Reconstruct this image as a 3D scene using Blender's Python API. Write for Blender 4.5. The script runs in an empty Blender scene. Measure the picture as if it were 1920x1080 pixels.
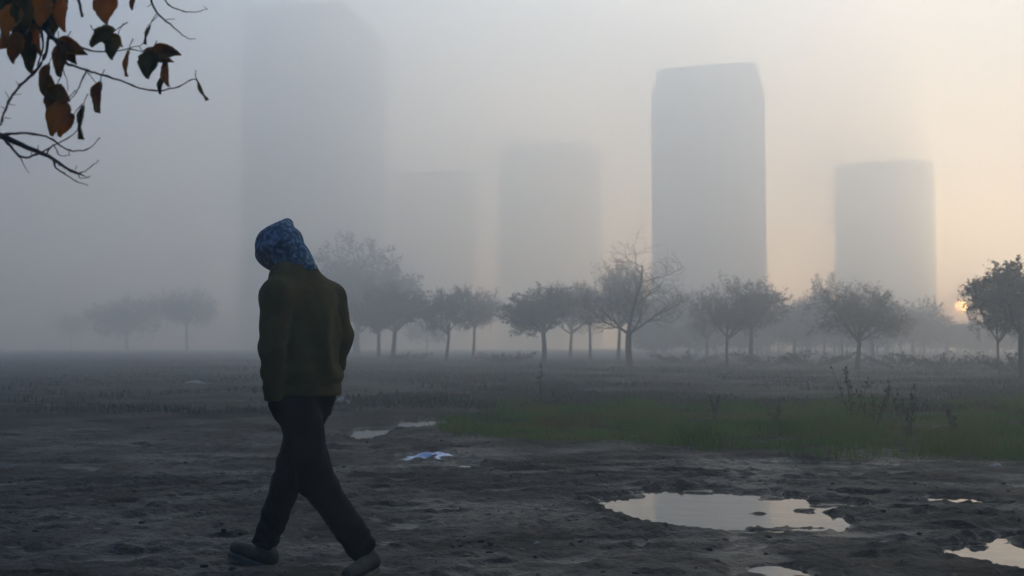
import bpy, math, random
import numpy as np
from mathutils import Vector, Matrix
C = bpy.context.scene
rad = math.radians
# ---------------------------------------------------------------- camera
CAM_H, F, PITCH = 1.04, 2059.0, rad(3.0)
cd = bpy.data.cameras.new('camera'); cam = bpy.data.objects.new('camera', cd)
C.collection.objects.link(cam); C.camera = cam
cam.location = (0, 0, CAM_H); cam.rotation_euler = (rad(90) + PITCH, 0, 0)
cd.sensor_width = 36; cd.lens = 36 * F / 1920; cd.clip_start = .05; cd.clip_end = 5000
cd.dof.use_dof = True; cd.dof.focus_distance = 5.3; cd.dof.aperture_fstop = 4.5
C.render.resolution_x, C.render.resolution_y = 1024, 576
# ---------------------------------------------------------------- world, sun, exposure
SUN_AZ, SUN_EL = rad(22.3), rad(1.9)
SKY_NISHITA, SKY_DECK, SKY_DULL, SKY_SIDE = .5, 1.4, .19, 3.5
w = bpy.data.worlds.new('World'); C.world = w; w.use_nodes = True
nt = w.node_tree; N = nt.nodes; L = nt.links; bg = N['Background']
sky = N.new('ShaderNodeTexSky'); sky.sky_type = 'NISHITA'; sky.sun_disc = False
sky.sun_elevation = SUN_EL; sky.sun_rotation = SUN_AZ
sky.air_density = 1.0; sky.dust_density = 2.0; sky.ozone_density = 2.0
tc = N.new('ShaderNodeTexCoord'); mp = N.new('ShaderNodeMapping'); mp.inputs['Scale'].default_value = (2.2, 2.2, 11)
nz = N.new('ShaderNodeTexNoise'); nz.inputs['Scale'].default_value = 1.6; nz.inputs['Detail'].default_value = 5
cr = N.new('ShaderNodeValToRGB'); cr.color_ramp.elements[0].position = .38; cr.color_ramp.elements[1].position = .68
cr.color_ramp.elements[0].color = (.30, .33, .37, 1); cr.color_ramp.elements[1].color = (1.0, .96, .90, 1)
mul = N.new('ShaderNodeMixRGB'); mul.blend_type = 'MULTIPLY'; mul.inputs[0].default_value = .45
L.new(tc.outputs['Generated'], mp.inputs[0]); L.new(mp.outputs[0], nz.inputs['Vector']); L.new(nz.outputs['Fac'], cr.inputs[0])
L.new(sky.outputs[0], mul.inputs[1]); L.new(cr.outputs[0], mul.inputs[2])
# thin high cloud deck above the fog: pale blue-grey light added to the clear sky, by elevation
sep = N.new('ShaderNodeSeparateXYZ'); L.new(tc.outputs['Generated'], sep.inputs[0])
ve = N.new('ShaderNodeValToRGB'); ve.color_ramp.elements[0].position = 0.0; ve.color_ramp.elements[1].position = .55
ve.color_ramp.elements[0].color = (.09, .102, .11, 1); ve.color_ramp.elements[1].color = (.88, .955, .965, 1); L.new(sep.outputs['Z'], ve.inputs[0])
sc1 = N.new('ShaderNodeVectorMath'); sc1.operation = 'SCALE'; sc1.inputs['Scale'].default_value = SKY_NISHITA; L.new(mul.outputs[0], sc1.inputs[0])
sc2 = N.new('ShaderNodeVectorMath'); sc2.operation = 'SCALE'; sc2.inputs['Scale'].default_value = SKY_DECK; L.new(ve.outputs[0], sc2.inputs[0])
va = N.new('ShaderNodeVectorMath'); va.operation = 'ADD'; L.new(sc1.outputs[0], va.inputs[0]); L.new(sc2.outputs[0], va.inputs[1])
# the deck is brightest on the sunrise side and dull behind the camera and to the left
dt = N.new('ShaderNodeVectorMath'); dt.operation = 'DOT_PRODUCT'; dt.inputs[1].default_value = (math.sin(rad(26)) * .94, math.cos(rad(26)) * .94, .34)
L.new(tc.outputs['Generated'], dt.inputs[0])
dr = N.new('ShaderNodeMapRange'); dr.interpolation_type = 'SMOOTHERSTEP'; dr.inputs['From Min'].default_value = .55; dr.inputs['From Max'].default_value = 1.0
dc = N.new('ShaderNodeMixRGB'); dc.inputs[1].default_value = (SKY_DULL * .1, SKY_DULL * 1.0, SKY_DULL * 2.9, 1); dc.inputs[2].default_value = (SKY_SIDE * 1.06, SKY_SIDE, SKY_SIDE * .90, 1)
L.new(dt.outputs['Value'], dr.inputs['Value'])
L.new(dr.outputs[0], dc.inputs[0])
sc3 = N.new('ShaderNodeVectorMath'); sc3.operation = 'MULTIPLY'; L.new(va.outputs[0], sc3.inputs[0]); L.new(dc.outputs[0], sc3.inputs[1])
L.new(sc3.outputs[0], bg.inputs[0]); bg.inputs[1].default_value = .15
sd = bpy.data.lights.new('sun_light', 'SUN'); sd.energy = 2.0; sd.angle = rad(.6); sd.color = (1.0, .68, .36)
so = bpy.data.objects.new('sun_light', sd); C.collection.objects.link(so)
S = Vector((math.sin(SUN_AZ) * math.cos(SUN_EL), math.cos(SUN_AZ) * math.cos(SUN_EL), math.sin(SUN_EL)))
so.rotation_euler = S.to_track_quat('Z', 'Y').to_euler(); so.location = (40, 0, 40)
C.view_settings.view_transform = 'Standard'; C.view_settings.look = 'None'
C.view_settings.exposure = 2.2; C.view_settings.gamma = 1
C.cycles.volume_bounces = 4; C.cycles.max_bounces = 8
C.cycles.use_denoising = True
HAZE_DENSITY, HAZE_G = .0119, .74
FOG = (.80, .84, .87)

# ---------------------------------------------------------------- helpers
def ray(px, py):
    v = Vector(((px - 960) / F, 1.0, (540 - py) / F))
    c, s = math.cos(PITCH), math.sin(PITCH)
    return Vector((v.x, v.y * c - v.z * s, v.y * s + v.z * c))
def at(px, py, Y):                  # photo pixel + distance -> point
    r = ray(px, py); return Vector((0, 0, CAM_H)) + r * (Y / r.y)
def gp(px, py, z=0.0):              # photo pixel -> point on the ground
    r = ray(px, py); return Vector((0, 0, CAM_H)) + r * ((z - CAM_H) / r.z)
def tag(o, label=None, cat=None, group=None, kind=None):
    if label: o['label'] = label
    if cat: o['category'] = cat
    if group: o['group'] = group
    if kind: o['kind'] = kind
    return o
def link(o, parent=None):
    C.collection.objects.link(o)
    if parent: o.parent = parent
    return o
def mesh_obj(name, verts, faces, mat, parent=None, smooth=False, slots=None):
    m = bpy.data.meshes.new(name); m.from_pydata([tuple(v) for v in verts], [], [tuple(f) for f in faces]); m.update()
    for mm in (mat if isinstance(mat, (list, tuple)) else [mat]): m.materials.append(mm)
    if slots is not None: m.polygons.foreach_set('material_index', slots)
    if smooth: m.polygons.foreach_set('use_smooth', [True] * len(m.polygons))
    return link(bpy.data.objects.new(name, m), parent)
def np_mesh(name, V, Fa, mat, parent=None, smooth=False, k=None):   # fast: Fa is (n,k)
    k = Fa.shape[1]; m = bpy.data.meshes.new(name)
    m.vertices.add(len(V)); m.vertices.foreach_set('co', np.asarray(V, np.float32).ravel())
    m.loops.add(Fa.size); m.loops.foreach_set('vertex_index', Fa.astype(np.int32).ravel())
    m.polygons.add(len(Fa)); m.polygons.foreach_set('loop_start', np.arange(0, Fa.size, k, dtype=np.int32))
    m.polygons.foreach_set('loop_total', np.full(len(Fa), k, np.int32))
    if smooth: m.polygons.foreach_set('use_smooth', np.ones(len(Fa), bool))
    m.update(calc_edges=True); m.validate(); m.materials.append(mat)
    return link(bpy.data.objects.new(name, m), parent)
def empty(name, loc, rz=0):
    o = bpy.data.objects.new(name, None); o.location = loc; o.rotation_euler = (0, 0, rz); o.empty_display_size = .2
    return link(o)
def _h(ix, iy, seed):
    n = (ix.astype(np.int64) * 374761393 + iy.astype(np.int64) * 668265263 + seed * 1442695041) & 0xffffffff
    n = ((n ^ (n >> 13)) * 1274126177) & 0xffffffff
    return ((n ^ (n >> 16)) & 0xffff) / 65535.0
def vn(x, y, seed=0):
    ix, iy = np.floor(x), np.floor(y); fx, fy = x - ix, y - iy
    fx = fx * fx * (3 - 2 * fx); fy = fy * fy * (3 - 2 * fy)
    a, b, c, d = _h(ix, iy, seed), _h(ix + 1, iy, seed), _h(ix, iy + 1, seed), _h(ix + 1, iy + 1, seed)
    return (a * (1 - fx) + b * fx) * (1 - fy) + (c * (1 - fx) + d * fx) * fy
def fbm(x, y, o=4, seed=0, g=.5):
    s, a, t = 0, 1, 0
    for i in range(o):
        s = s + a * vn(x * 2 ** i + 17.3 * i, y * 2 ** i - 9.1 * i, seed + i); t += a; a *= g
    return s / t
def sstep(a, b, x):
    t = np.clip((x - a) / (b - a), 0, 1); return t * t * (3 - 2 * t)

# ---------------------------------------------------------------- materials
def material(name, cols, scale=4.0, detail=4, rough=.8, bump=0.0, bscale=None, spec=.3, coord='Object', pos=(.35, .65), subs=0, aniso=None):
    m = bpy.data.materials.new(name); m.use_nodes = True; n = m.node_tree.nodes; l = m.node_tree.links
    b = n['Principled BSDF']; b.inputs['Roughness'].default_value = rough; b.inputs['Specular IOR Level'].default_value = spec
    t = n.new('ShaderNodeTexCoord'); src = t.outputs[coord]
    if aniso:
        q = n.new('ShaderNodeMapping'); q.inputs['Scale'].default_value = aniso; l.new(src, q.inputs[0]); src = q.outputs[0]
    z = n.new('ShaderNodeTexNoise'); z.inputs['Scale'].default_value = scale; z.inputs['Detail'].default_value = detail
    l.new(src, z.inputs['Vector'])
    r = n.new('ShaderNodeValToRGB'); e = r.color_ramp.elements
    e[0].position, e[1].position = pos; e[0].color = (*cols[0], 1); e[1].color = (*cols[-1], 1)
    for i in range(1, len(cols) - 1):
        q = e.new(pos[0] + (pos[1] - pos[0]) * i / (len(cols) - 1)); q.color = (*cols[i], 1)
    l.new(z.outputs['Fac'], r.inputs[0]); l.new(r.outputs[0], b.inputs['Base Color'])
    if bump:
        z2 = n.new('ShaderNodeTexNoise'); z2.inputs['Scale'].default_value = bscale or scale * 4; z2.inputs['Detail'].default_value = 6
        l.new(src, z2.inputs['Vector']); bp = n.new('ShaderNodeBump'); bp.inputs['Strength'].default_value = 1; bp.inputs['Distance'].default_value = bump
        l.new(z2.outputs['Fac'], bp.inputs['Height']); l.new(bp.outputs[0], b.inputs['Normal'])
    return m
M = {}
M['bark'] = material('bark', [(.025, .022, .018), (.055, .05, .042)], 9, rough=.9, bump=.01)
M['twig'] = material('twig_bark', [(.022, .02, .018), (.04, .036, .032)], 9, rough=.9)
M['leaf_far'] = material('autumn_leaf', [(.030, .034, .018), (.060, .050, .024)], 1.3, rough=.8)
M['leaf'] = material('brown_leaf', [(.10, .06, .014), (.42, .17, .022), (.68, .32, .05)], 5, rough=.55, coord='Object', bump=.002, bscale=60)
M['leaf_green'] = material('green_leaf', [(.04, .055, .010), (.15, .12, .018), (.40, .21, .03)], 6, rough=.55, bump=.002, bscale=60)
M['grass'] = material('grass_blades', [(.030, .085, .010), (.06, .14, .016), (.10, .115, .024), (.10, .075, .024)], .55, detail=3, rough=.8, pos=(.36, .70))
for q in ('leaf', 'leaf_green', 'grass'):                                    # thin leaves let light through
    n = M[q].node_tree.nodes; l = M[q].node_tree.links; b = n['Principled BSDF']; tr = n.new('ShaderNodeBsdfTranslucent'); mxs = n.new('ShaderNodeMixShader'); mxs.inputs[0].default_value = .68
    src = b.inputs['Base Color'].links[0].from_socket; l.new(src, tr.inputs['Color']); l.new(b.outputs[0], mxs.inputs[1]); l.new(tr.outputs[0], mxs.inputs[2]); l.new(mxs.outputs[0], n['Material Output'].inputs['Surface'])
M['concrete'] = material('tower_concrete', [(.13, .13, .13), (.19, .185, .18)], .15, rough=.9)
M['slab'] = material('balcony_concrete', [(.12, .12, .12), (.17, .17, .165)], .3, rough=.9)
M['glass'] = material('window_glass', [(.03, .035, .04), (.05, .055, .06)], .5, rough=.15, spec=.5)
M['sweater'] = material('olive_knit', [(.064, .045, .012), (.094, .067, .020)], 14, rough=.95, bump=.004, bscale=160, spec=.1)
M['trouser'] = material('black_cloth', [(.0045, .0042, .004), (.008, .0075, .007)], 20, rough=.9, bump=.003, bscale=120, spec=.1)
M['hood'] = material('blue_patterned_cloth', [(.020, .048, .075), (.05, .115, .17), (.14, .25, .32)], 50, detail=3, rough=.9, bump=.004, bscale=70, spec=.1, pos=(.42, .66))
M['skin'] = material('skin', [(.28, .17, .12), (.33, .2, .14)], 10, rough=.6)
M['shoe'] = material('grey_suede', [(.022, .018, .012), (.048, .040, .028)], 25, rough=.8, bump=.003)
M['sole'] = material('pale_rubber', [(.05, .042, .03), (.08, .068, .05)], 25, rough=.7)
M['plastic'] = material('white_plastic', [(.40, .43, .50), (.62, .64, .70)], 12, rough=.35, spec=.5)
M['blue_plastic'] = material('blue_plastic', [(.05, .09, .28), (.09, .14, .38)], 12, rough=.35, spec=.5)
M['paper'] = material('litter_paper', [(.25, .25, .22), (.36, .35, .31)], 20, rough=.8)
M['clod'] = material('dry_clod', [(.010, .008, .006), (.06, .05, .038)], 3, rough=.9)
M['dead_leaf'] = material('dead_leaf', [(.02, .012, .006), (.09, .05, .022)], 9, rough=.7)
M['weed'] = material('dry_weed', [(.03, .034, .014), (.06, .052, .024)], 5, rough=.9)
M['shrub'] = material('scrub_leaf', [(.020, .026, .014), (.04, .042, .022)], 2, rough=.9)
# mud: brown-grey, wetter (darker, glossier) in patches
m = bpy.data.materials.new('mud'); m.use_nodes = True; n = m.node_tree.nodes; l = m.node_tree.links; b = n['Principled BSDF']
t = n.new('ShaderNodeTexCoord')
def noise(sc, det, mapping=None, rough=.55):
    z = n.new('ShaderNodeTexNoise'); z.inputs['Scale'].default_value = sc; z.inputs['Detail'].default_value = det; z.inputs['Roughness'].default_value = rough
    l.new(t.outputs['Object'], z.inputs['Vector']); return z
def ramp(src, p0, c0, p1, c1):
    r = n.new('ShaderNodeValToRGB'); e = r.color_ramp.elements; e[0].position = p0; e[1].position = p1
    e[0].color = (*c0, 1); e[1].color = (*c1, 1); l.new(src, r.inputs[0]); return r
z1 = noise(.8, 6); z2 = noise(7, 8, rough=.65); z3 = noise(28, 6)
r1 = ramp(z2.outputs['Fac'], .33, (.006, .0044, .0022), .60, (.028, .0208, .0112))
r2 = ramp(z1.outputs['Fac'], .35, (.42, .42, .42), .65, (1.18, 1.16, 1.12))
mx = n.new('ShaderNodeMixRGB'); mx.blend_type = 'MULTIPLY'; mx.inputs[0].default_value = 1
l.new(r1.outputs[0], mx.inputs[1]); l.new(r2.outputs[0], mx.inputs[2])
# moss and low green growth on the field (real plants' colour, by place)
sx = n.new('ShaderNodeSeparateXYZ'); l.new(t.outputs['Object'], sx.inputs[0])
mr = n.new('ShaderNodeMapRange'); mr.inputs[1].default_value = 12; mr.inputs[2].default_value = 22; l.new(sx.outputs['Y'], mr.inputs[0])
msp = n.new('ShaderNodeMapRange'); msp.inputs[1].default_value = 9; msp.inputs[2].default_value = 16; msp.inputs[3].default_value = .22; msp.inputs[4].default_value = .03; l.new(sx.outputs['Y'], msp.inputs[0]); l.new(msp.outputs[0], b.inputs['Specular IOR Level'])
z4 = noise(.35, 5); r4 = ramp(z4.outputs['Fac'], .40, (.35,) * 3, .55, (1, 1, 1))
mm = n.new('ShaderNodeMath'); mm.operation = 'MULTIPLY'; l.new(mr.outputs[0], mm.inputs[0]); l.new(r4.outputs[0], mm.inputs[1])
mg = n.new('ShaderNodeMixRGB'); mg.inputs[2].default_value = (.018, .022, .012, 1); l.new(mm.outputs[0], mg.inputs[0]); l.new(mx.outputs[0], mg.inputs[1])
l.new(mg.outputs[0], b.inputs['Base Color'])
r5 = ramp(z1.outputs['Fac'], .40, (.50,) * 3, .60, (.9,) * 3)
wl = n.new('ShaderNodeMapRange'); wl.inputs[1].default_value = -.030; wl.inputs[2].default_value = -.010; wl.inputs[3].default_value = .42; wl.inputs[4].default_value = 1; l.new(sx.outputs['Z'], wl.inputs[0])   # soaked mud in the hollows
rm = n.new('ShaderNodeMath'); rm.operation = 'MULTIPLY'; l.new(r5.outputs[0], rm.inputs[0]); l.new(wl.outputs[0], rm.inputs[1]); l.new(rm.outputs[0], b.inputs['Roughness'])
cw = n.new('ShaderNodeVectorMath'); cw.operation = 'SCALE'; l.new(mg.outputs[0], cw.inputs[0]); l.new(wl.outputs[0], cw.inputs['Scale']); l.new(cw.outputs[0], b.inputs['Base Color'])
add = n.new('ShaderNodeMath'); add.operation = 'MULTIPLY_ADD'; add.inputs[1].default_value = .35; l.new(z3.outputs['Fac'], add.inputs[0]); l.new(z2.outputs['Fac'], add.inputs[2])
bp = n.new('ShaderNodeBump'); bp.inputs['Strength'].default_value = .9; bp.inputs['Distance'].default_value = .05
l.new(add.outputs[0], bp.inputs['Height']); l.new(bp.outputs[0], b.inputs['Normal'])
M['mud'] = m
# puddle water: brown, mirror like
m = bpy.data.materials.new('muddy_water'); m.use_nodes = True; n = m.node_tree.nodes; l = m.node_tree.links; b = n['Principled BSDF']
b.inputs['Base Color'].default_value = (.045, .04, .032, 1); b.inputs['Roughness'].default_value = .04; b.inputs['IOR'].default_value = 1.40
t = n.new('ShaderNodeTexCoord'); z = noise(5, 2); bp = n.new('ShaderNodeBump'); bp.inputs['Distance'].default_value = .004; bp.inputs['Strength'].default_value = .5
l.new(z.outputs['Fac'], bp.inputs['Height']); l.new(bp.outputs[0], b.inputs['Normal'])
M['water'] = m
# grass blades: green to straw by place
M['grass_far'] = material('thin_grass', [(.022, .034, .012), (.038, .046, .020), (.050, .042, .026)], .3, detail=3, rough=.85)
# ---------------------------------------------------------------- ground
# puddles given by the four photo edges (left, right, far, near)
PUD = [(1128, 1440, 910, 990), (1300, 1560, 912, 984), (1480, 1625, 930, 946), (1745, 2060, 1000, 1056), (1405, 1505, 1048, 1072), (1725, 1850, 920, 936), (1790, 1930, 937, 944),
       (845, 908, 862, 875), (930, 1045, 876, 884), (1090, 1290, 869, 876), (650, 740, 795, 822), (735, 840, 780, 800),
       (1330, 1560, 856, 866), (1180, 1420, 880, 887), (1640, 1760, 945, 952), (560, 660, 835, 842), (1500, 1640, 1000, 1008), (600, 700, 763, 771), (1560, 1660, 918, 925), (735, 830, 840, 862), (1390, 1470, 985, 992)]
def pud_ell(p):
    x0, x1, yf, yn = p; a = gp((x0 + x1) / 2, yf); b_ = gp((x0 + x1) / 2, yn)
    cy = (a.y + b_.y) / 2; ry = (a.y - b_.y) / 2; cx = ((x0 + x1) / 2 - 960) / F * cy; rx = (x1 - x0) / 2 / F * cy
    return cx, cy, rx, ry
PE = [pud_ell(p) for p in PUD]
WATER_Z = -.030
IE = [pud_ell(p) for p in [(1400, 1450, 951, 958), (1410, 1475, 922, 930), (1275, 1350, 913, 918), (1470, 1530, 945, 953), (1500, 1600, 936, 942), (1170, 1215, 920, 927), (1800, 1850, 1012, 1018)]]
RUTS = [(-9, 9.2, 6.5, 8.0, 1), (-3, 6.3, 9.5, 12.2, -1), (.2, 4.6, 9, 7.2, 1)]
_r = random.Random(12); STEPS = []
for k in range(7):                                                   # the walker's own trail, and older ones
    STEPS.append((-.35 + .62 * k + _r.uniform(-.03, .03), 5.06 - .20 * k + .10 * (k % 2), math.pi - .35))
for k in range(46): STEPS.append((_r.uniform(-4, 3.5), _r.uniform(5.0, 10.0), _r.uniform(0, 6.3)))
def ground_h(x, y):
    near = 1 - sstep(25, 60, y)
    h = .030 * (fbm(x * .45, y * .45, 3, 3) - .5)
    wx = x + .25 * (fbm(x * 1.1, y * 1.1, 2, 50) - .5); wy = y + .35 * (fbm(x * 1.0, y * 1.0, 2, 60) - .5)
    h = h + near * .036 * (fbm(wx * 1.6, wy * 3.0, 3, 11) - .5)
    cl = fbm(wx * 10, wy * 13, 3, 23); h = h + near * .015 * sstep(.45, .8, cl)
    ho = fbm(wx * 3.1, wy * 3.9, 2, 31); h = h - near * .030 * sstep(.62, .80, ho)      # trodden holes
    h = h + near * .016 * (fbm(x * 24, y * 24, 2, 41) - .5)
    # wheel ruts curving across
    d = (y - 9.9) - .12 * x + .35 * np.sin(x * .5); h = h - near * .02 * np.exp(-(d / .35) ** 2) * sstep(-1, 1.5, x)
    for (ax_, ay_, bx_, by_, sg) in RUTS:                               # tyre tracks, two wheels each, pressed into the mud
        L_ = math.hypot(bx_ - ax_, by_ - ay_); ux, uy = (bx_ - ax_) / L_, (by_ - ay_) / L_; t_ = (x - ax_) * ux + (y - ay_) * uy
        n__ = -(x - ax_) * uy + (y - ay_) * ux + sg * .4 * np.sin(t_ * .45); on = sstep(0, .6, t_) * (1 - sstep(L_ - .8, L_, t_))
        for w0 in (0, 1.35): k = np.exp(-((n__ - w0) / .10) ** 4); h = h * (1 - .5 * k * on) + on * (-.016 * k + .010 * np.exp(-((np.abs(n__ - w0) - .16) / .05) ** 2) + .004 * k * np.sin(t_ * 38))
    for (fx, fy, fa) in STEPS:                                          # footprints
        c_, s_ = math.cos(fa), math.sin(fa); m_ = (np.abs(x - fx) < .3) & (np.abs(y - fy) < .3)
        if m_.any():
            u_ = (x[m_] - fx) * c_ + (y[m_] - fy) * s_; v_ = -(x[m_] - fx) * s_ + (y[m_] - fy) * c_; r_ = np.sqrt((u_ / .15) ** 2 + (v_ / (.048 + .012 * np.sign(u_))) ** 2); h = h.copy(); h[m_] += -.016 * (1 - sstep(.8, 1.1, r_)) + .006 * np.exp(-((r_ - 1.25) / .2) ** 2)
    rise = sstep(40, 120, y) * .02
    h = np.maximum(h, -.024) + rise
    wet = np.zeros_like(h)
    for i, (cx, cy, rx, ry) in enumerate(PE):
        r = np.sqrt(((x - cx) / rx) ** 2 + ((y - cy) / ry) ** 2)
        r = r + (1.15 if ry > .25 else .55) * (fbm(x * 2.8 + i, y * 4.5, 5, 71, .6) - .5)
        k = 1 - sstep(.86, 1.12, r); wet = np.maximum(wet, k)
    h = h * (1 - wet) + wet * (WATER_Z - .020 + .42 * h + .02 * (fbm(x * 5, y * 8, 3, 91) - .5))
    for (cx, cy, rx, ry) in IE:                                          # mud islands in the big puddle
        r = np.sqrt(((x - cx) / rx) ** 2 + ((y - cy) / ry) ** 2) + 1.9 * (fbm(x * 11, y * 16, 3, 101) - .5); h = np.maximum(h, WATER_Z - .02 + .032 * (1 - sstep(.3, 1.3, r)))
    return h
def axis(segs):                    # [(end, step)...] from a start
    out = [segs[0]]; 
    for end, st in segs[1:]:
        k = max(1, int(round((end - out[-1]) / st))); out += list(np.linspace(out[-1], end, k + 1)[1:])
    return np.array(out)
gx = axis([-285, (-100, 20), (-30, 4), (-9, .35), (-3.4, .06), (3.6, .022), (9, .06), (30, .35), (100, 4), (315, 20)])
gy = axis([-58, (-4, 4), (3.6, .4), (9, .022), (14, .045), (24, .1), (60, .5), (160, 4), (430, 30)])
X, Y = np.meshgrid(gx, gy, indexing='ij'); Z = ground_h(X, Y)
ny = len(gy); I, J = np.meshgrid(np.arange(len(gx) - 1), np.arange(ny - 1), indexing='ij'); q = (I * ny + J).ravel()
Fa = np.stack([q, q + ny, q + ny + 1, q + 1], 1)
ground = np_mesh('ground', np.stack([X, Y, Z], -1).reshape(-1, 3), Fa, M['mud'], smooth=True); tag(ground, kind='structure')
def gz(x, y): return float(ground_h(np.array([float(x)]), np.array([float(y)]))[0])
def puddle(idx, name='puddle'):
    V, Fc = [], []
    for e in idx:
        cx, cy, rx, ry = PE[e]; o = len(V); nn = 40
        V.append((cx, cy, WATER_Z - .0006 * e))
        for k in range(nn):
            a = 2 * math.pi * k / nn; V.append((cx + math.cos(a) * rx * 1.30, cy + math.sin(a) * ry * 1.30, WATER_Z - .0006 * e))
        for k in range(nn): Fc.append((o, o + 1 + k, o + 1 + (k + 1) % nn))
    o = mesh_obj(name, V, Fc, M['water']); tag(o, kind='structure')
puddle([0, 1, 2, 18])
for k in range(3, len(PE)):
    if k != 18: puddle([k])

# ---------------------------------------------------------------- grass (stuff)
rs = np.random.RandomState(5)
def blades(name, P, hgt, wid, mat, lean=.5):
    n_ = len(P); a = rs.rand(n_) * 6.283; hx = np.cos(a); hy = np.sin(a); ln = hgt * lean * (rs.rand(n_) * 1.2)
    b_ = rs.rand(n_) * 6.283; lx = np.cos(b_) * ln; ly = np.sin(b_) * ln; z0 = ground_h(P[:, 0], P[:, 1]) - .01
    V = np.zeros((n_, 5, 3)); w2 = wid / 2
    for k, (s, f, t_) in enumerate([(-1, 0, 1), (1, 0, 1), (1, .35, .8), (-1, .35, .8), (0, 1, 0)]):
        hh = {0: 0, .35: .6, 1: 1}[f]
        V[:, k, 0] = P[:, 0] + s * w2 * t_ * hx + lx * f; V[:, k, 1] = P[:, 1] + s * w2 * t_ * hy + ly * f; V[:, k, 2] = z0 + hgt * hh * (1 - .15 * f)
    base = np.arange(n_)[:, None] * 5
    Q = np.concatenate([base + np.array([0, 1, 2]), base + np.array([0, 2, 3]), base + np.array([3, 2, 4])])
    return np_mesh(name, V.reshape(-1, 3), Q, mat)
def verge(x):                       # near edge of the grass, by x
    return np.interp(x, [-1.3, -.6, 0, 1.4, 2.6, 4.2, 8], [14.0, 12.6, 11.9, 11.4, 10.3, 9.9, 9.7])
n0 = 300000; P = np.stack([rs.uniform(-1.4, 16, n0), 9.6 + 14 * rs.rand(n0) ** 1.5], 1)
e = P[:, 1] - verge(P[:, 0]) - 1.0 * (fbm(P[:, 0] * 1.2, P[:, 1] * 1.2, 3, 7) - .5)
far = 18.5 + 3 * (fbm(P[:, 0] * .4, P[:, 1] * .4, 2, 8) - .5) + .12 * P[:, 0]
dens = (1 + .6 * np.exp(-((P[:, 0] - .2) / 1.6) ** 2)) * sstep(0, .5, e) * (1 - sstep(-2.0, 1.5, P[:, 1] - far)) * (.15 + .85 * sstep(.30, .55, fbm(P[:, 0] * 1.7, P[:, 1] * 1.7, 3, 9)))
left = sstep(-1.35, -.4, P[:, 0] + .5 * (fbm(P[:, 0], P[:, 1], 2, 10) - .5)); keep = rs.rand(n0) < dens * left
P = P[keep]; tall = fbm(P[:, 0] * 1.1, P[:, 1] * 1.1, 3, 12)
hg = (.04 + .18 * sstep(.35, .75, tall)) * (.5 + rs.rand(len(P)))
tag(blades('grass', P, hg, .009, M['grass'], .7), 'ragged green grass patch with straw tints behind the puddles', 'grass', kind='stuff')
n1 = 130000; yy = 17 + 60 * rs.rand(n1) ** 1.6; P = np.stack([(rs.rand(n1) * 1.35 - .62) * yy * .8, yy], 1)
d2 = sstep(.40, .60, fbm(P[:, 0] * .35, P[:, 1] * .35, 4, 15)) * sstep(-.5, .15, P[:, 0] / P[:, 1] + .08)
P = P[rs.rand(n1) < d2]; hg = (.05 + .10 * vn(P[:, 0] * .5, P[:, 1] * .5, 16)) * (.5 + rs.rand(len(P)))
tag(blades('field_grass', P, hg, .018 + .0004 * P[:, 1], M['grass_far'], .7), 'thin dull grass over the field below the trees', 'grass', kind='stuff')

# ---------------------------------------------------------------- tubes and plants
class MB:
    def __init__(s): s.v, s.f = [], []
    def tube(s, pts, rr, k=5, cap=True):
        o = len(s.v); n_ = len(pts)
        for i, p in enumerate(pts):
            d = (pts[min(i + 1, n_ - 1)] - pts[max(i - 1, 0)]).normalized()
            u = d.cross(Vector((.31, .2, .93))); u = (u if u.length > 1e-4 else d.cross(Vector((1, 0, 0)))).normalized(); v_ = d.cross(u)
            for j in range(k):
                a = 2 * math.pi * j / k; s.v.append(p + (u * math.cos(a) + v_ * math.sin(a)) * rr[i])
        for i in range(n_ - 1):
            for j in range(k):
                s.f.append((o + i * k + j, o + i * k + (j + 1) % k, o + (i + 1) * k + (j + 1) % k, o + (i + 1) * k + j))
        if cap: s.f.append(tuple(range(o + (n_ - 1) * k, o + n_ * k)))
    def build(s, name, mat, parent=None, smooth=True): return mesh_obj(name, s.v, s.f, mat, parent, smooth)
def rdir(rn): 
    while True:
        v = Vector((rn.uniform(-1, 1), rn.uniform(-1, 1), rn.uniform(-1, 1)))
        if .05 < v.length < 1: return v.normalized()
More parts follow.
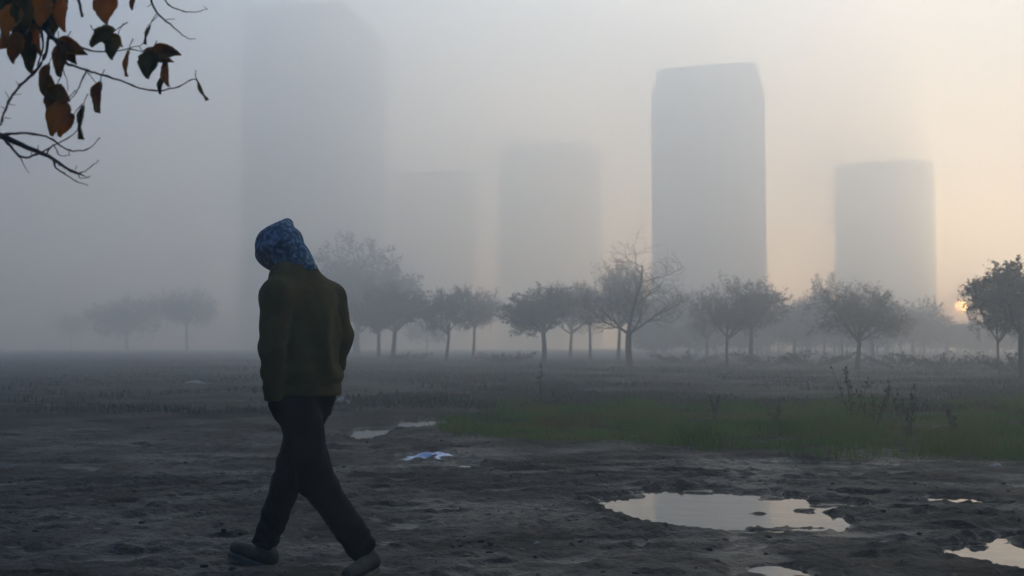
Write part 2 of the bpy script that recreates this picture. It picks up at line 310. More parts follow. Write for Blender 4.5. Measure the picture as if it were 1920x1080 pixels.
def make_tree(seed, H, spread, fork=.32, leafn=5000, leaf=.08, up=.35, lean=0, levels=4, limbs=6, leader=.0):
    """a small field tree: returns trunk mesh builder, crown wood builder, leaf quads"""
    rn = random.Random(seed); T, B, tips = MB(), MB(), []
    th = H * fork; top = Vector((lean * th, 0, th)); r0 = H * .020
    pts = [Vector((lean * th * t_ + .04 * math.sin(3 * t_ + seed), .03 * math.sin(4 * t_), th * t_ - .1 * (t_ == 0))) for t_ in (0, .08, .3, .55, .8, 1)]
    T.tube(pts, [r0 * 1.7, r0 * 1.15, r0, r0 * .92, r0 * .88, r0 * .8], 8)
    cc = Vector((lean * th, 0, th + (H - th) * .48)); ax, az = spread / 2, (H - th) * .56
    def inside(p):
        q_ = p - cc; return (q_.x / ax) ** 2 + (q_.y / ax) ** 2 + (q_.z / az) ** 2
    def grow(p, d, ln, r, lv):
        n_ = 4 if lv < 3 else 3; pts = [p]; rr = [r]
        for i in range(n_):
            d = (d + rdir(rn) * (.22 if lv < 3 else .35) + Vector((0, 0, up * .25))).normalized()
            if inside(pts[-1]) > 1.0: d = (d * .6 + (cc - pts[-1]).normalized() * .25 + Vector((0, 0, .1))).normalized()
            pts.append(pts[-1] + d * ln / n_); rr.append(r * (1 - .62 * (i + 1) / n_))
        B.tube(pts, rr, 5 if lv == 1 else 3, cap=False)
        if lv >= levels: tips.append(pts); return
        if lv >= levels - 1: tips.append(pts)
        nc = {1: 7, 2: 7, 3: 6}.get(lv, 5)
        for j in range(nc):
            f = .25 + .75 * (j + rn.random()) / nc; i = min(int(f * n_), n_ - 1); q_ = pts[i].lerp(pts[i + 1], f * n_ - i if f < 1 else 1)
            dd = (pts[i + 1] - pts[i]).normalized(); side = (dd.cross(rdir(rn))).normalized()
            grow(q_, (dd * .55 + side * .85).normalized(), ln * rn.uniform(.42, .68) * (1.15 - .3 * f), max(rr[i] * .55, .0045), lv + 1)
    for j in range(limbs):
        a = 6.283 * (j + rn.uniform(-.3, .3)) / limbs; el = rn.uniform(.45, 1.1)
        st = Vector((lean * th, 0, th * (1 - .14 * rn.random())))
        ln = min(math.hypot(ax * math.cos(el), az * 1.25 * math.sin(el)) , max(ax, az)) * rn.uniform(.75, 1.0)
        grow(st, Vector((math.cos(a) * math.cos(el), math.sin(a) * math.cos(el), math.sin(el))), ln, r0 * .5, 1)
    if leader: grow(top, Vector((0, 0, 1)), (H - th) * leader, r0 * .7, 1)
    LV, LF = [], []
    for k in range(leafn):
        tw = rn.choice(tips); i = rn.randrange(len(tw) - 1); p = tw[i].lerp(tw[i + 1], rn.random()) + rdir(rn) * .05
        a, b_ = rdir(rn), rdir(rn); s_ = leaf * rn.uniform(.6, 1.3); o = len(LV)
        LV += [p - a * s_ * .5, p + b_ * s_ * .3, p + a * s_ * .6, p - b_ * s_ * .3]; LF.append((o, o + 1, o + 2, o + 3))
    return T, B, LV, LF
protos = {}
tilt = random.Random(4)
def tree_proto(key, **kw):
    T, B, LV, LF = make_tree(**kw)
    nb = len(B.v); me = []
    V = B.v + LV; Fc = B.f + [tuple(i + nb for i in f) for f in LF]; sl = [0] * len(B.f) + [1] * len(LF)
    t_ = mesh_obj('trunk', T.v, T.f, M['bark'], None, True)
    c_ = mesh_obj('crown', V, Fc, [M['twig'], M['leaf_far']], None, False, sl)
    A_ = np.array([tuple(p) for p in V]); rr_ = np.percentile(np.hypot(A_[:, 0] - A_[:, 0].mean(), A_[:, 1] - A_[:, 1].mean()), 96)
    protos[key] = [t_, c_, float(A_[:, 2].max()) * .98, 2 * float(rr_), False]
tree_proto('round', seed=3, H=5, spread=4.6, leafn=14000, leaf=.10, up=.20, fork=.25, limbs=8, leader=.5)
tree_proto('broad', seed=8, H=4.2, spread=4.6, leafn=6500, leaf=.06, up=.20, fork=.34, limbs=8, leader=.3)
tree_proto('bare', seed=15, H=6.6, spread=4.2, leafn=2500, leaf=.06, up=.7, fork=.30, limbs=5, leader=.85)
tree_proto('full', seed=21, H=7, spread=5.6, leafn=17000, leaf=.13, up=.4, fork=.22, limbs=8, leader=.6)
tree_proto('leaning', seed=30, H=5, spread=3.6, leafn=9000, leaf=.09, up=.25, fork=.28, lean=.12, limbs=7)
tree_proto('sparse', seed=44, H=5.4, spread=4.6, leafn=6000, leaf=.08, up=.35, fork=.28, limbs=8, leader=.5)
tree_proto('ragged', seed=61, H=5, spread=5.0, leafn=9000, leaf=.08, up=.12, fork=.40, limbs=9, leader=.35)
tree_proto('thick', seed=73, H=5, spread=4.2, leafn=15000, leaf=.11, up=.28, fork=.36, limbs=7, leader=.6, lean=-.05)
def plant_tree(key, px, Y, topy, wpx, label, rot=0, name='tree'):
    t_, c_, H, sp, used = protos[key]
    if 40 < Y: Y *= 1.12 if Y < 130 else 1.25
    x = (px - 960) / F * Y; z = gz(x, Y); h = at(px, topy, Y).z - z; wd = wpx / F * Y
    e = empty(name, (x, Y, z), rot); e.rotation_euler = (tilt.uniform(-.05, .05), tilt.uniform(-.06, .06), rot); e.scale = (wd * 1.26 / sp, wd * 1.26 / sp, h / H)
    tag(e, label, 'tree', 'trees standing in the fog along the field edge')
    for o in (t_, c_):
        if not used: o.parent = e
        else: c2 = o.copy(); C.collection.objects.link(c2); c2.parent = e
    protos[key][4] = True
for a in [
    ('sparse', 135, 190, 585, 55, 'tiny faint tree alone at the far left of the misty field', 1.1),
    ('round', 240, 150, 545, 110, 'faint round-crowned tree left of the forked pale tree, between it and the tiny lone tree', .4),
    ('ragged', 352, 135, 530, 105, 'faint ragged tree between the hooded walker and the faint round tree', 2.2),
    ('full', 668, 105, 438, 175, 'tallest pale tree rising just right of the hooded walker', .8),
    ('thick', 735, 74, 535, 125, 'grey tree with trunk just right of the tall pale tree, crown tapering right', 2.9),
    ('sparse', 710, 80, 520, 110, 'slim-trunked tree directly in front of the tall pale tree', 4.2),
    ('leaning', 838, 66, 536, 80, 'small tree with leaning trunk at the left of the gap-flanked pair', 0),
    ('ragged', 887, 76, 528, 100, 'bushy tree just right of the small leaning tree', 5.1),
    ('thick', 1018, 57, 530, 130, 'darker bushy tree with twisted trunk right of the open gap', 3.3),
    ('sparse', 1070, 78, 525, 95, 'slim tree just behind and right of the darker bushy tree', 1.9),
    ('ragged', 1105, 70, 512, 90, 'tree with straight trunk left of the tall bare tree', 4.4),
    ('sparse', 1158, 66, 480, 110, 'leafy tree close behind the tall bare tree on its left', .2),
    ('bare', 1180, 46, 425, 170, 'tall bare tree with upright twigs standing above its neighbours', .6),
    ('thick', 1245, 108, 545, 120, 'pale tree in the mist right of the tall bare tree', 2.4),
    ('sparse', 1325, 72, 565, 80, 'low thin-trunked tree left of the twin dark trunks', 3.6),
    ('broad', 1363, 48, 525, 110, 'left tree of the twin dark trunks below the big right tower', 1.3),
    ('ragged', 1407, 52, 508, 135, 'right tree of the twin dark trunks, taller and twiggier', 5.4),
    ('round', 1490, 84, 560, 110, 'pale tree in the gap between the twin trunks and the broad-headed tree', .9),
    ('full', 1545, 84, 508, 70, 'narrow pointed tree left of the broad-headed tree', 3.0),
    ('ragged', 1578, 78, 560, 90, 'low pale tree right behind the narrow pointed tree', 2.0),
    ('broad', 1608, 41, 522, 165, 'broad-headed bare tree with forked dark trunk below the right-hand far tower', 2.55),
    ('round', 1635, 66, 535, 120, 'leafy tree half hidden behind the broad-headed bare tree', 4.9),
    ('round', 1712, 96, 572, 110, 'low pale tree right of the broad-headed tree', 5.9),
    ('sparse', 1775, 104, 598, 120, 'low pale tree below and left of the sun', 1.6),
    ('broad', 1872, 38, 515, 84, 'dark tree right beside the sun, first trunk of the right edge pair', 1.0),
    ('thick', 1918, 33, 478, 165, 'darkest bushy tree cut by the right edge of the picture', .3),
    ('round', 800, 135, 590, 70, 'very faint tree seen through the gap beside the leaning tree', 2.7),
    ('round', 1305, 125, 570, 120, 'very faint tree filling the mist left of the twin trunks', 4.1),
    ('full', 1440, 118, 545, 130, 'very faint tree behind the twin dark trunks', 5.0),
    ('round', 1660, 125, 575, 150, 'very faint tree in the mist behind the broad-headed tree', 3.9),
    ('round', 1830, 120, 590, 130, 'very faint low tree under the sun beside the dark pair', 2.1),
    ]: plant_tree(*a)

rw = np.random.RandomState(9); LV, LF = [], []; B = MB()
for k in range(75):
    px = 1215 + 760 * rw.rand(); Yw = 105 + 55 * rw.rand(); xw = (px - 960) / F * Yw; rr_ = 2.0 + 1.4 * rw.rand(); hh_ = (3.2 + 2.2 * rw.rand()) * (.72 + .35 * sstep(1215, 1500, px) - .42 * sstep(1720, 1790, px))
    B.tube([Vector((xw, Yw, -.1)), Vector((xw + .1, Yw, hh_ * .5))], [.12, .08], 5)
    nl = 1100; a = rw.randn(nl, 3); a /= np.linalg.norm(a, axis=1)[:, None]; a *= rw.rand(nl, 1) ** .45 * (1 + .25 * np.sin(a[:, :1] * 6 + k) * np.cos(a[:, 1:2] * 5 + k))
    c = np.array([xw, Yw, hh_ * .62]) + a * np.array([rr_, rr_, hh_ * .42]); c[:, 2] = np.maximum(c[:, 2], .15)
    u = rw.randn(nl, 3) * .11; v_ = rw.randn(nl, 3) * .07; q_ = np.stack([c - u, c + v_, c + u, c - v_], 1).reshape(-1, 3)
    o = len(LV); LV += q_.tolist(); LF += [(o + 4 * i_, o + 4 * i_ + 1, o + 4 * i_ + 2, o + 4 * i_ + 3) for i_ in range(nl)]
nb = len(B.v); wo = mesh_obj('far_wood', [tuple(p) for p in B.v] + LV, B.f + [tuple(i_ + nb for i_ in f_) for f_ in LF], [M['twig'], M['leaf_far']], None, False, [0] * len(B.f) + [1] * len(LF))
tag(wo, 'faint far-off wood in the mist behind the right half of the tree row', 'wood', kind='stuff')
def shrub(px, Y, h, wd, label, seed):
    rn = random.Random(seed); x = (px - 960) / F * Y; e = empty('shrub', (x, Y, gz(x, Y)))
    tag(e, label, 'shrub', 'low shrubs under the trees'); B = MB(); LV, LF = [], []
    for k in range(26):
        a = rn.random() * 6.283; d = Vector((math.cos(a) * wd * .5, math.sin(a) * wd * .4, h * rn.uniform(.6, 1))) * rn.uniform(.5, 1)
        pts = [Vector((0, 0, 0)), d * .5 + rdir(rn) * .08, d + rdir(rn) * .1]; B.tube(pts, [.014, .008, .003], 3)
        for j in range(40):
            p = pts[1].lerp(pts[2], rn.random() * 1.1 - .1) + rdir(rn) * .14 * rn.random() ; a1, b1 = rdir(rn), rdir(rn); s_ = rn.uniform(.04, .09); o = len(LV)
            LV += [p - a1 * s_, p + b1 * s_ * .5, p + a1 * s_, p - b1 * s_ * .5]; LF.append((o, o + 1, o + 2, o + 3))
    B.build('stem', M['twig'], e); mesh_obj('foliage', LV, LF, M['shrub'], e)
for i, (px, Y, h, wd, lb) in enumerate([
    (950, 62, .75, 4.0, 'low shrub in the gap left of the darker bushy tree'), (1290, 60, .8, 5, 'low wide shrub right of the tall bare tree'),
    (1440, 55, .9, 5, 'low shrub at the foot of the twin dark trunks'), (1520, 52, .8, 4.5, 'low shrub left of the narrow pointed tree trunk'),
    (1690, 48, .9, 5, 'low shrub right of the broad-headed tree trunk'), (1770, 44, .8, 4.5, 'low shrub in the dark grass below the sun'),
    (1900, 40, .9, 4, 'low dark shrub at the feet of the right edge pair of trees'), (760, 75, .6, 5, 'low faint shrub left of the leaning tree')]): shrub(px, Y, h, wd, lb, 100 + i)

def weed(px, basey, topy, label, seed, wide=.3, nst=3):
    rn = random.Random(seed); g = gp(px, basey); h = at(px, topy, g.y).z; e = empty('weed', (g.x, g.y, gz(g.x, g.y)))
    tag(e, label, 'weed', 'tall dry weeds standing in the grass'); B = MB(); LV, LF = [], []
    for k in range(nst):
        tip = Vector((rn.uniform(-wide, wide) * h, rn.uniform(-wide, wide) * h, h * rn.uniform(.65, 1) if k else h))
        pts = [Vector((rn.uniform(-.03, .03), 0, -.02)), tip * .35 + rdir(rn) * .02, tip * .7 + rdir(rn) * .03, tip]
        B.tube(pts, [.006, .005, .004, .002], 4)
        for j in range(9):
            f = rn.uniform(.3, 1); p = pts[0].lerp(tip, f) ; q_ = p + Vector((rn.uniform(-1, 1), rn.uniform(-1, 1), rn.uniform(.3, 1.2))) * h * .13 * (1.3 - f)
            B.tube([p, q_], [.003, .0015], 3)
            for m_ in range(5):
                c = p.lerp(q_, rn.uniform(.4, 1)); a1, b1 = rdir(rn), rdir(rn); s_ = rn.uniform(.012, .03); o = len(LV)
                LV += [c - a1 * s_, c + b1 * s_ * .5, c + a1 * s_, c - b1 * s_ * .5]; LF.append((o, o + 1, o + 2, o + 3))
    B.build('stem', M['weed'], e); mesh_obj('foliage', LV, LF, M['weed'], e)
for i, a in enumerate([(1014, 765, 682, 'single tall weed in line with the twisted-trunk tree, left part of the grass', .08, 2),
    (1600, 800, 690, 'tall bushy weed below the broad-headed tree', .3, 5), (1640, 815, 722, 'weed leaning right of the tallest weed clump', .35, 4),
    (1705, 820, 712, 'tall branching weed in the dark grass on the right', .3, 5), (1450, 800, 752, 'short yellowish weed left of the tall weeds', .4, 5),
    (1790, 815, 762, 'short weed right of the tall branching weed', .4, 4), (1040, 775, 735, 'short weed just right of the single tall weed', .4, 3),
    (1340, 790, 742, 'short weed at mid grass, below the twin trunks', .4, 4)]): weed(a[0], a[1], a[2], a[3], 300 + i, a[4], a[5])

# ---------------------------------------------------------------- litter
def litter(px, py, w_, h_, mat, label, seed, cat='litter', stretch=0, part=None):
    rn = random.Random(seed); g = gp(px, py); nu, nv = 14, 10; V, Fc = [], []
    for i in range(nu):
        for j in range(nv):
            u, v_ = i / (nu - 1) * 2 - 1, j / (nv - 1) * 2 - 1
            x = u * w_ / 2 * (1 + .25 * math.sin(5 * v_ + seed)); y = v_ * w_ * .33 * (1 + .3 * math.sin(4 * u + seed * 2)) * (1 - .6 * stretch * (u < -.1) * abs(u))
            z = h_ * (1 - u * u) * (1 - .7 * v_ * v_) * (.5 + .5 * abs(math.sin(3.1 * u + 2 * v_ + seed))) + rn.uniform(0, .15) * h_ + .004
            V.append((x, y, z))
    for i in range(nu - 1):
        for j in range(nv - 1): Fc.append((i * nv + j, (i + 1) * nv + j, (i + 1) * nv + j + 1, i * nv + j + 1))
    gzz = max(gz(g.x, g.y), WATER_Z)
    o = mesh_obj('litter_scrap' if cat == 'litter' else 'plastic_bag', V, Fc, mat, None); o.location = (g.x, g.y, gzz)
    sm = o.modifiers.new('thickness', 'SOLIDIFY'); sm.thickness = .003
    tag(o, label, cat); return o
litter(812, 856, .44, .07, M['plastic'], 'crumpled white plastic bag on the mud left of the puddles', 3, 'plastic bag')
litter(829, 792, .14, .06, M['paper'], 'pale scrap of paper at the left tip of the grass', 4)
litter(1133, 777, .10, .06, M['paper'], 'small pale scrap in the grass below the tall bare tree', 5)
litter(1186, 822, .07, .03, M['paper'], 'tiny pale scrap at the near edge of the grass', 6)
litter(365, 721, .5, .10, M['paper'], 'pale litter lying far off on the mud left of the walker', 7)
litter(641, 757, .3, .12, M['paper'], 'pale litter on the mud just right of the walker at hip height', 8)
litter(1868, 871, .08, .03, M['paper'], 'tiny pale scrap on the dark mud near the right edge', 9)
litter(1007, 1021, .03, .012, M['paper'], 'speck of pale paper on the near mud below the middle', 10)

# loose clods, stones and dead leaf bits strewn over the mud
rc = np.random.RandomState(31); t5 = (1 + 5 ** .5) / 2
IC = np.array([(-1, t5, 0), (1, t5, 0), (-1, -t5, 0), (1, -t5, 0), (0, -1, t5), (0, 1, t5), (0, -1, -t5), (0, 1, -t5), (t5, 0, -1), (t5, 0, 1), (-t5, 0, -1), (-t5, 0, 1)]) / 1.9
IF = np.array([(0, 11, 5), (0, 5, 1), (0, 1, 7), (0, 7, 10), (0, 10, 11), (1, 5, 9), (5, 11, 4), (11, 10, 2), (10, 7, 6), (7, 1, 8), (3, 9, 4), (3, 4, 2), (3, 2, 6), (3, 6, 8), (3, 8, 9), (4, 9, 5), (2, 4, 11), (6, 2, 10), (8, 6, 7), (9, 8, 1)])
nc_ = 2600; yy = 4.4 + 14 * rc.rand(nc_) ** 1.4; xx = (rc.rand(nc_) * 1.25 - .62) * yy; zz = ground_h(xx, yy)
ok = (zz > WATER_Z + .004) & (rc.rand(nc_) < .25 + sstep(.45, .65, fbm(xx * .8, yy * .8, 3, 111))); xx, yy, zz = xx[ok], yy[ok], zz[ok]; nc_ = len(xx)
sz = .004 + .018 * rc.rand(nc_) ** 3; V_ = IC[None] * (1 + .35 * (rc.rand(nc_, 12, 1) - .5)) * sz[:, None, None] * (rc.rand(nc_, 1, 3) * .8 + [.8, .8, .35]); V_ = V_ + np.stack([xx, yy, zz], 1)[:, None]
cl_o = np_mesh('clods', V_.reshape(-1, 3), (np.arange(nc_)[:, None, None] * 12 + IF[None]).reshape(-1, 3), M['clod'], smooth=True); tag(cl_o, 'small clods and stones strewn over the dark mud', 'clods', kind='stuff')
n2 = 420; yy = 4.3 + 9 * rc.rand(n2) ** 1.3; xx = (rc.rand(n2) * 1.2 - .6) * yy; zz = ground_h(xx, yy); ok = zz > WATER_Z + .004; xx, yy, zz = xx[ok], yy[ok], zz[ok]; n2 = len(xx); a = rc.rand(n2) * 6.28; s_ = .014 + .022 * rc.rand(n2)
LQ = np.zeros((n2, 4, 3))
for k, (u, v_, q_) in enumerate([(-1, 0, .2), (0, .55, 0), (1, 0, .5), (0, -.55, 0)]):
    LQ[:, k, 0] = xx + s_ * (u * np.cos(a) - v_ * np.sin(a)); LQ[:, k, 1] = yy + s_ * (u * np.sin(a) + v_ * np.cos(a)); LQ[:, k, 2] = zz + .006 + s_ * q_ * rc.rand(n2)
lf_o = np_mesh('fallen_leaves', LQ.reshape(-1, 3), np.arange(n2 * 4).reshape(-1, 4), M['dead_leaf']); tag(lf_o, 'small dead brown leaves scattered over the near mud', 'leaves', kind='stuff')

# ---------------------------------------------------------------- towers in the fog
def tower(x, y, wdt, dep, H, rz, label, floors, cap=(0, 0, 0), step=None, balc=None):
    e = empty('tower_block', (x, y, -.3), rz); tag(e, label, 'tower block', 'tower blocks in the fog')
    V, Fc, Sl = [], [], []
    hw, hd = wdt / 2, dep / 2; fh = H / floors
    def quad(a, b_, c, d, s_): o = len(V); V.extend([a, b_, c, d]); Fc.append((o, o + 1, o + 2, o + 3)); Sl.append(s_)
    def face(p0, ux, n_, width):
        nb = max(3, int(width / 3.6)); bw = width / nb; P_ = lambda u, z, dpt=0: tuple(p0 + ux * u + Vector((0, 0, z)) - n_ * dpt)
        for fl in range(floors):
            z0 = fl * fh; wa, wb = z0 + fh * .32, z0 + fh * .82
            for k in range(nb):
                u0 = k * bw; ua, ub = u0 + bw * .22, u0 + bw * .78
                quad(P_(u0, z0), P_(u0 + bw, z0), P_(u0 + bw, wa), P_(u0, wa), 0); quad(P_(u0, wb), P_(u0 + bw, wb), P_(u0 + bw, z0 + fh), P_(u0, z0 + fh), 0)
                quad(P_(u0, wa), P_(ua, wa), P_(ua, wb), P_(u0, wb), 0); quad(P_(ub, wa), P_(u0 + bw, wa), P_(u0 + bw, wb), P_(ub, wb), 0)
                quad(P_(ua, wa), P_(ub, wa), P_(ub, wa, .25), P_(ua, wa, .25), 0); quad(P_(ua, wb, .25), P_(ub, wb, .25), P_(ub, wb), P_(ua, wb), 0)
                quad(P_(ua, wa), P_(ua, wa, .25), P_(ua, wb, .25), P_(ua, wb), 0); quad(P_(ub, wa, .25), P_(ub, wa), P_(ub, wb), P_(ub, wb, .25), 0)
                quad(P_(ua, wa, .25), P_(ub, wa, .25), P_(ub, wb, .25), P_(ua, wb, .25), 1)
    face(Vector((-hw, -hd, 0)), Vector((1, 0, 0)), Vector((0, -1, 0)), wdt); face(Vector((hw, -hd, 0)), Vector((0, 1, 0)), Vector((1, 0, 0)), dep)
    face(Vector((hw, hd, 0)), Vector((-1, 0, 0)), Vector((0, 1, 0)), wdt); face(Vector((-hw, hd, 0)), Vector((0, -1, 0)), Vector((-1, 0, 0)), dep)
    mesh_obj('wall', V, Fc, [M['concrete'], M['glass']], e, False, Sl)
    def box(name, x0, x1, y0, y1, z0, z1, mat=M['slab']):
        v = [(a, b_, c) for a in (x0, x1) for b_ in (y0, y1) for c in (z0, z1)]
        return mesh_obj(name, v, [(0, 1, 3, 2), (4, 6, 7, 5), (0, 4, 5, 1), (2, 3, 7, 6), (0, 2, 6, 4), (1, 5, 7, 3)], mat, e)
    box('roof', -hw + .05, hw - .05, -hd + .05, hd - .05, H - .3, H + .05)
    for (a, b_, z0, z1) in (cap or []): box('roof_block', a * hw, b_ * hw, -hd * .9, hd * .9, H + z0, H + z1)
    if balc:
        for fl in range(1, floors):
            z = fl * fh
            for (x0, x1, y0, y1) in balc: box('balcony', x0, x1, y0, y1, z - .15, z + 1.0)
    return e
def px_of(p):
    v = p - Vector((0, 0, CAM_H)); c, s_ = math.cos(PITCH), math.sin(PITCH); f = v.y * c + v.z * s_
    return 960 + F * v.x / f, 540 - F * (v.z * c - v.y * s_) / f
def tw(pxl, pxr, topy, Y, dep, rz, label, floors, **k):
    """size a tower from the width and height it shows: solve x, width and height for this turn and distance"""
    x = ((pxl + pxr) / 2 - 960) / F * Y; wd = (pxr - pxl) / F * Y; H = 60
    for _ in range(25):
        R_ = Matrix.Rotation(rz, 3, 'Z'); q_ = [px_of(Vector((x, Y + dep / 2, -.3)) + R_ @ Vector((a * wd / 2, b_ * dep / 2, H))) for a in (-1, 1) for b_ in (-1, 1)]
        lo_, hi_ = min(a[0] for a in q_), max(a[0] for a in q_); x += ((pxl + pxr) - (lo_ + hi_)) / 2 / F * Y; wd += ((pxr - pxl) - (hi_ - lo_)) / F * Y * .9
        H += (min(a[1] for a in q_) - topy) / F * Y
    return tower(x, Y + dep / 2, wd, dep, H, rz, label, floors, **k)
tw(1221, 1434, 152, 285, 17, rad(-17), 'clearest tower block, with a darker raised roof section, right of the middle', 19,
   cap=[(-.92, .92, 0, 5.4)])
tw(934, 1128, 277, 375, 15, rad(-17), 'pale squat tower block above the middle trees', 18, cap=[(-.8, .9, 0, 2.8)])
tw(1564, 1752, 302, 370, 14, rad(-22), 'pale tower block on the right, low roof line, left of the sunlit cloud', 17, cap=[(-.6, .7, 0, 1.2)])
tw(742, 890, 320, 400, 26, rad(5), 'faintest tower block, barely visible left of the squat one', 22, cap=[])
# the huge left tower: near face runs from the left, side face recedes to the right
T0 = tower(-59.3, 330, 30.1, 40.5, 99, rad(-9.2), 'huge pale tower block at upper left, cut by the top of the picture', 30, cap=[],
      balc=[(15.05, 17.0, -17 + k * 13.6, -9.5 + k * 13.6) for k in range(3)])
# ---------------------------------------------------------------- the low sun (outside the haze)
bs = bpy.data.meshes.new('sun'); import bmesh
bm = bmesh.new(); bmesh.ops.create_icosphere(bm, subdivisions=3, radius=1500 * math.tan(rad(.28))); bm.to_mesh(bs); bm.free()
sm = bpy.data.materials.new('sun_glow'); sm.use_nodes = True; q = sm.node_tree.nodes['Principled BSDF']
q.inputs['Base Color'].default_value = (0, 0, 0, 1); q.inputs['Emission Color'].default_value = (1, .44, .11, 1); q.inputs['Emission Strength'].default_value = 75
bs.materials.append(sm); sun = link(bpy.data.objects.new('sun', bs)); sun.location = S * 1500 + Vector((0, 0, CAM_H)); tag(sun, 'small glowing orange sun low in the mist beside the right edge trees', 'sun', kind='structure')

# ---------------------------------------------------------------- figure: implicit surfaces, meshed with surface nets
def surfnet(Fv, org, h):
    nx, ny_, nz_ = Fv.shape; s = Fv < 0; cnt = np.zeros((nx - 1, ny_ - 1, nz_ - 1)); acc = np.zeros(cnt.shape + (3,))
    gi = np.stack(np.meshgrid(np.arange(nx), np.arange(ny_), np.arange(nz_), indexing='ij'), -1).astype(float)
    quads = []
    cr_ = {}
    for ax in range(3):
        a = [slice(None)] * 3; b_ = [slice(None)] * 3; a[ax] = slice(0, -1); b_[ax] = slice(1, None); a, b_ = tuple(a), tuple(b_)
        fa, fb = Fv[a], Fv[b_]; c = (fa < 0) != (fb < 0); t_ = np.where(c, fa / np.where(fa - fb == 0, 1, fa - fb), 0)
        pos = gi[a].copy(); pos[..., ax] += t_; o1, o2 = [k for k in range(3) if k != ax]
        for d1 in (0, 1):
            for d2 in (0, 1):
                sl = [slice(None)] * 3; sl[o1] = slice(d1, c.shape[o1] - 1 + d1); sl[o2] = slice(d2, c.shape[o2] - 1 + d2); sl = tuple(sl)
                cnt += c[sl]; acc += pos[sl] * c[sl][..., None]
        cr_[ax] = (c, fa < 0)
    idx = -np.ones(cnt.shape, int); mk = cnt > 0; idx[mk] = np.arange(mk.sum()); V = acc[mk] / cnt[mk][:, None] * h + np.array(org)
    for ax in range(3):
        c, ins = cr_[ax]; o1, o2 = [k for k in range(3) if k != ax]
        w_ = np.argwhere(c); ok = (w_[:, o1] > 0) & (w_[:, o2] > 0) & (w_[:, o1] < cnt.shape[o1]) & (w_[:, o2] < cnt.shape[o2]); w_ = w_[ok]
        def g(d1, d2):
            k = w_.copy(); k[:, o1] -= d1; k[:, o2] -= d2; return idx[k[:, 0], k[:, 1], k[:, 2]]
        Q = np.stack([g(1, 1), g(0, 1), g(0, 0), g(1, 0)], 1); fl = ins[w_[:, 0], w_[:, 1], w_[:, 2]]
        if ax == 1: fl = ~fl
        Q[~fl] = Q[~fl][:, ::-1]; quads.append(Q)
    return V, np.concatenate(quads)
def grid(lo, hi, h):
    ax = [np.arange(lo[k], hi[k] + h, h) for k in range(3)]; return np.stack(np.meshgrid(*ax, indexing='ij'), -1), lo, h
def smin(a, b_, k):
    hh = np.clip(.5 + .5 * (b_ - a) / k, 0, 1); return b_ * (1 - hh) + a * hh - k * hh * (1 - hh)
def cap_(P_, a, b_, ra, rb):
    a, b_ = np.array(a), np.array(b_); ab = b_ - a; t_ = np.clip(((P_ - a) @ ab) / (ab @ ab), 0, 1)
    return np.linalg.norm(P_ - a - t_[..., None] * ab, axis=-1) - (ra + (rb - ra) * t_)
def ell(P_, c, r, Rm=None):
    q_ = P_ - np.array(c)
    if Rm is not None: q_ = q_ @ Rm          # columns of Rm = local axes
    r = np.array(r); k0 = np.linalg.norm(q_ / r, axis=-1); k1 = np.linalg.norm(q_ / (r * r), axis=-1); return k0 * (k0 - 1) / np.maximum(k1, 1e-6)
def sections(P_, secs, u, v_):
    """stack of ellipses: (z, cx, cy, half width along u, half depth along v)"""
    z = P_[..., 2]; S_ = np.array(secs); cx, cy, a, b_ = (np.interp(z, S_[:, 0], S_[:, k]) for k in (1, 2, 3, 4))
    x, y = P_[..., 0] - cx, P_[..., 1] - cy; uu = x * u[0] + y * u[1]; vv = x * v_[0] + y * v_[1]
    d = ((np.abs(uu / a) ** 2.3 + np.abs(vv / b_) ** 2.3) ** (1 / 2.3) - 1) * np.minimum(a, b_)
    return np.maximum(d, np.maximum(z - S_[-1, 0], S_[0, 0] - z))
def V3(p): return np.array(p)
HD = np.array([-.77, .64, 0]); LT = np.array([-.64, -.77, 0])       # heading, the walker's left
UP = np.array([0, 0, 1.])
J = {}
J['neck'] = V3(at(556, 508, 5.20)); J['head'] = V3(at(523, 464, 5.24))
J['shL'] = V3(at(520, 548, 5.05)); J['shR'] = V3(at(618, 556, 5.36))
J['elL'] = V3(at(510, 652, 5.00)); J['wrL'] = V3(at(511, 738, 5.06)); J['haL'] = V3(at(527, 772, 5.10))
J['elR'] = V3(at(640, 632, 5.38)); J['wrR'] = V3(at(626, 702, 5.42)); J['haR'] = V3(at(600, 735, 5.46))
J['hipL'] = V3(at(556, 740, 5.13)); J['hipR'] = V3(at(583, 742, 5.30))
J['knL'] = V3(at(592, 900, 5.02)); J['anL'] = V3(at(683, 1032, 5.10))      # rear leg (near side)
J['knR'] = V3(at(545, 885, 5.38)); J['anR'] = V3(at(497, 1024, 5.38))      # front leg
J['anR'][2] = max(J['anR'][2], .085)
person = empty('person', (-.95, 5.2, 0)); PO = np.array([-.95, 5.2, 0])
tag(person, 'hooded person in olive sweater and black trousers walking left, head bowed, hands in pockets', 'person')
def fig(name, D, mat, parent=person, smooth_it=2):
    Fv, lo, h = D; V_, Q = surfnet(Fv, lo, h); o = np_mesh(name, V_ - PO, Q, mat, parent, smooth=True)
    m_ = o.data; bmm = bmesh.new(); bmm.from_mesh(m_)
    for _ in range(smooth_it): bmesh.ops.smooth_vert(bmm, verts=bmm.verts, factor=.5, use_axis_x=True, use_axis_y=True, use_axis_z=True)
    bmesh.ops.recalc_face_normals(bmm, faces=bmm.faces); bmm.to_mesh(m_); bmm.free(); return o
